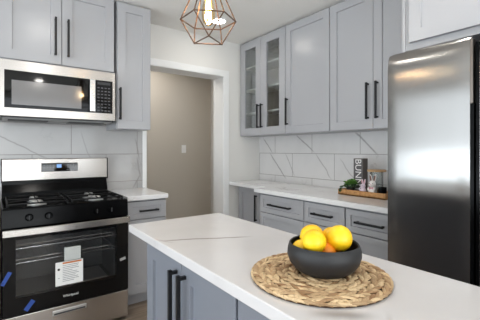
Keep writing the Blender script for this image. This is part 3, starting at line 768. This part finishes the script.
# plant
t = thing('potted_plant', 'small trailing green plant in a dark pot at the left end of the tray', 'plant', onTray(0.080, 0.062))
bm = bmesh.new(); lathe(bm, [(0,0),(0.030,0),(0.036,0.05),(0.038,0.055),(0.033,0.055),(0.030,0.046),(0,0.045)], 28); obj('pot', bm, 'plastic_dark', t, 40)
for nm, m, cnt, zz, sp in (('foliage', 'leaf', 130, 0.085, 1.0), ('foliage', 'leaf_dark', 80, 0.062, 1.15)):
    bm = bmesh.new()
    for k in range(cnt):
        th = random.uniform(0, 2*PI); rr = 0.058*sp*math.sqrt(random.random()); px, py = rr*math.cos(th), rr*math.sin(th)*0.8
        pz = zz+0.022*(1-(rr/0.06)**2)+random.uniform(-.014,.012)
        mtx = Matrix.Rotation(random.uniform(0,2*PI),4,'Z') @ Matrix.Rotation(random.uniform(-.9,.9),4,'X')
        ell(bm, (px, py, max(0.058, pz)), (0.013, 0.008, 0.0018), mtx, 8, 5)
    obj(nm, bm, m, t, 60)
bm = bmesh.new()
for k in range(22):
    f = k/21; ell(bm, (-0.040-0.034*min(1,f*1.6)+random.uniform(-.006,.006), 0.045+random.uniform(-.010,.014), 0.062-0.060*f*f if f < .5 else 0.062-0.015-0.055*(f-.5)), (0.010,0.007,0.002), Matrix.Rotation(random.uniform(0,6),4,'Z') @ Matrix.Rotation(random.uniform(-.8,.8),4,'Y'), 8, 5)
obj('trailing_stem', bm, 'leaf_dark', t, 60)
# glass jar with wooden lid
t = thing('glass_jar', 'clear glass jar with a flat wooden lid behind the white rabbit figurine', 'jar', onTray(0.268, 0.136))
bm = bmesh.new(); lathe(bm, [(0,0),(0.046,0),(0.050,0.006),(0.050,0.182),(0.047,0.186),(0.047,0.182),(0.047,0.008),(0,0.006)], 40); obj('jar_body', bm, 'glass', t, 40)
bm = bmesh.new(); lathe(bm, [(0,0.187),(0.070,0.187),(0.072,0.190),(0.072,0.200),(0.070,0.203),(0,0.203)], 40); obj('lid', bm, 'lid', t, 40)
# rabbit figurines
def rabbit(label, loc, rz, s, m, ear_m, group, bow=None):
    t = thing('rabbit_figurine', label, 'figurine', loc, rz, group)
    bm = bmesh.new()
    ell(bm, (0,0,0.036), (0.030,0.028,0.037)); ell(bm, (0,-0.004,0.088), (0.025,0.024,0.025)); ell(bm, (0,-0.022,0.083), (0.012,0.010,0.010))
    ell(bm, (0,0,0.062), (0.021,0.020,0.022))
    for sx in (-1, 1):
        ell(bm, (sx*0.019,-0.020,0.012), (0.012,0.019,0.012)); ell(bm, (sx*0.020,-0.021,0.050), (0.009,0.010,0.018), Matrix.Rotation(0.5,4,'X'))
        ell(bm, (sx*0.014,0.004,0.128), (0.0095,0.007,0.032), Matrix.Rotation(sx*0.22,4,'Y'))
    ell(bm, (0,0.030,0.020), (0.011,0.010,0.011))
    for v in bm.verts: v.co *= s
    o = obj('rabbit_body', bm, m, t, 180)
    md = o.modifiers.new('remesh', 'REMESH'); md.mode = 'VOXEL'; md.voxel_size = 0.0028*s; md.use_smooth_shade = True
    sm = o.modifiers.new('smooth', 'SMOOTH'); sm.iterations = 4; sm.factor = 0.5
    for sx in (-1, 1):
        bm = bmesh.new(); ell(bm, (sx*0.0143,-0.0028,0.130), (0.0058,0.0022,0.023), Matrix.Rotation(sx*0.22,4,'Y'))
        for v in bm.verts: v.co *= s
        obj('inner_ear', bm, ear_m, t, 60)
        bm = bmesh.new(); ell(bm, (sx*0.0115,-0.0265,0.094), (0.0026,0.0018,0.003), None, 10, 6)
        for v in bm.verts: v.co *= s
        obj('eye', bm, 'ink_dark', t, 60)
    bm = bmesh.new(); ell(bm, (0,-0.0325,0.0865), (0.003,0.002,0.0022), None, 10, 6)
    for v in bm.verts: v.co *= s
    obj('nose', bm, 'ceramic_pink', t, 60)
    if bow:
        bm = bmesh.new()
        for sx in (-1, 1): ell(bm, (sx*0.012,-0.026,0.060), (0.011,0.005,0.008), Matrix.Rotation(sx*0.3,4,'Y'))
        ell(bm, (0,-0.029,0.060), (0.004,0.004,0.004))
        for v in bm.verts: v.co *= s
        obj('bow', bm, bow, t, 60)
    return t
GR = 'rabbit figurines on the tray'
rabbit('tall white rabbit figurine with pink and brown ears, in front of the jar', onTray(0.290, 0.045), RB+0.15, 1.08, 'ceramic_white', 'ceramic_brown', GR, 'ceramic_pink')
rabbit('small pale lilac rabbit figurine between the plant and the white rabbit', onTray(0.205, 0.050), RB-0.2, 0.82, 'ceramic_lilac', 'ceramic_pink', GR)
t = thing('candle', 'dark round candle at the right end of the tray beside the refrigerator', 'candle', onTray(0.368, 0.050))
bm = bmesh.new(); lathe(bm, [(0,0),(0.030,0),(0.031,0.004),(0.031,0.078),(0.028,0.078),(0.028,0.066),(0,0.065)], 32); obj('candle_jar', bm, 'black', t, 40)
bm = bmesh.new(); tube(bm, [(0,0,0.064),(0.001,0,0.074)], 0.001, 6); obj('wick', bm, 'ink_dark', t)
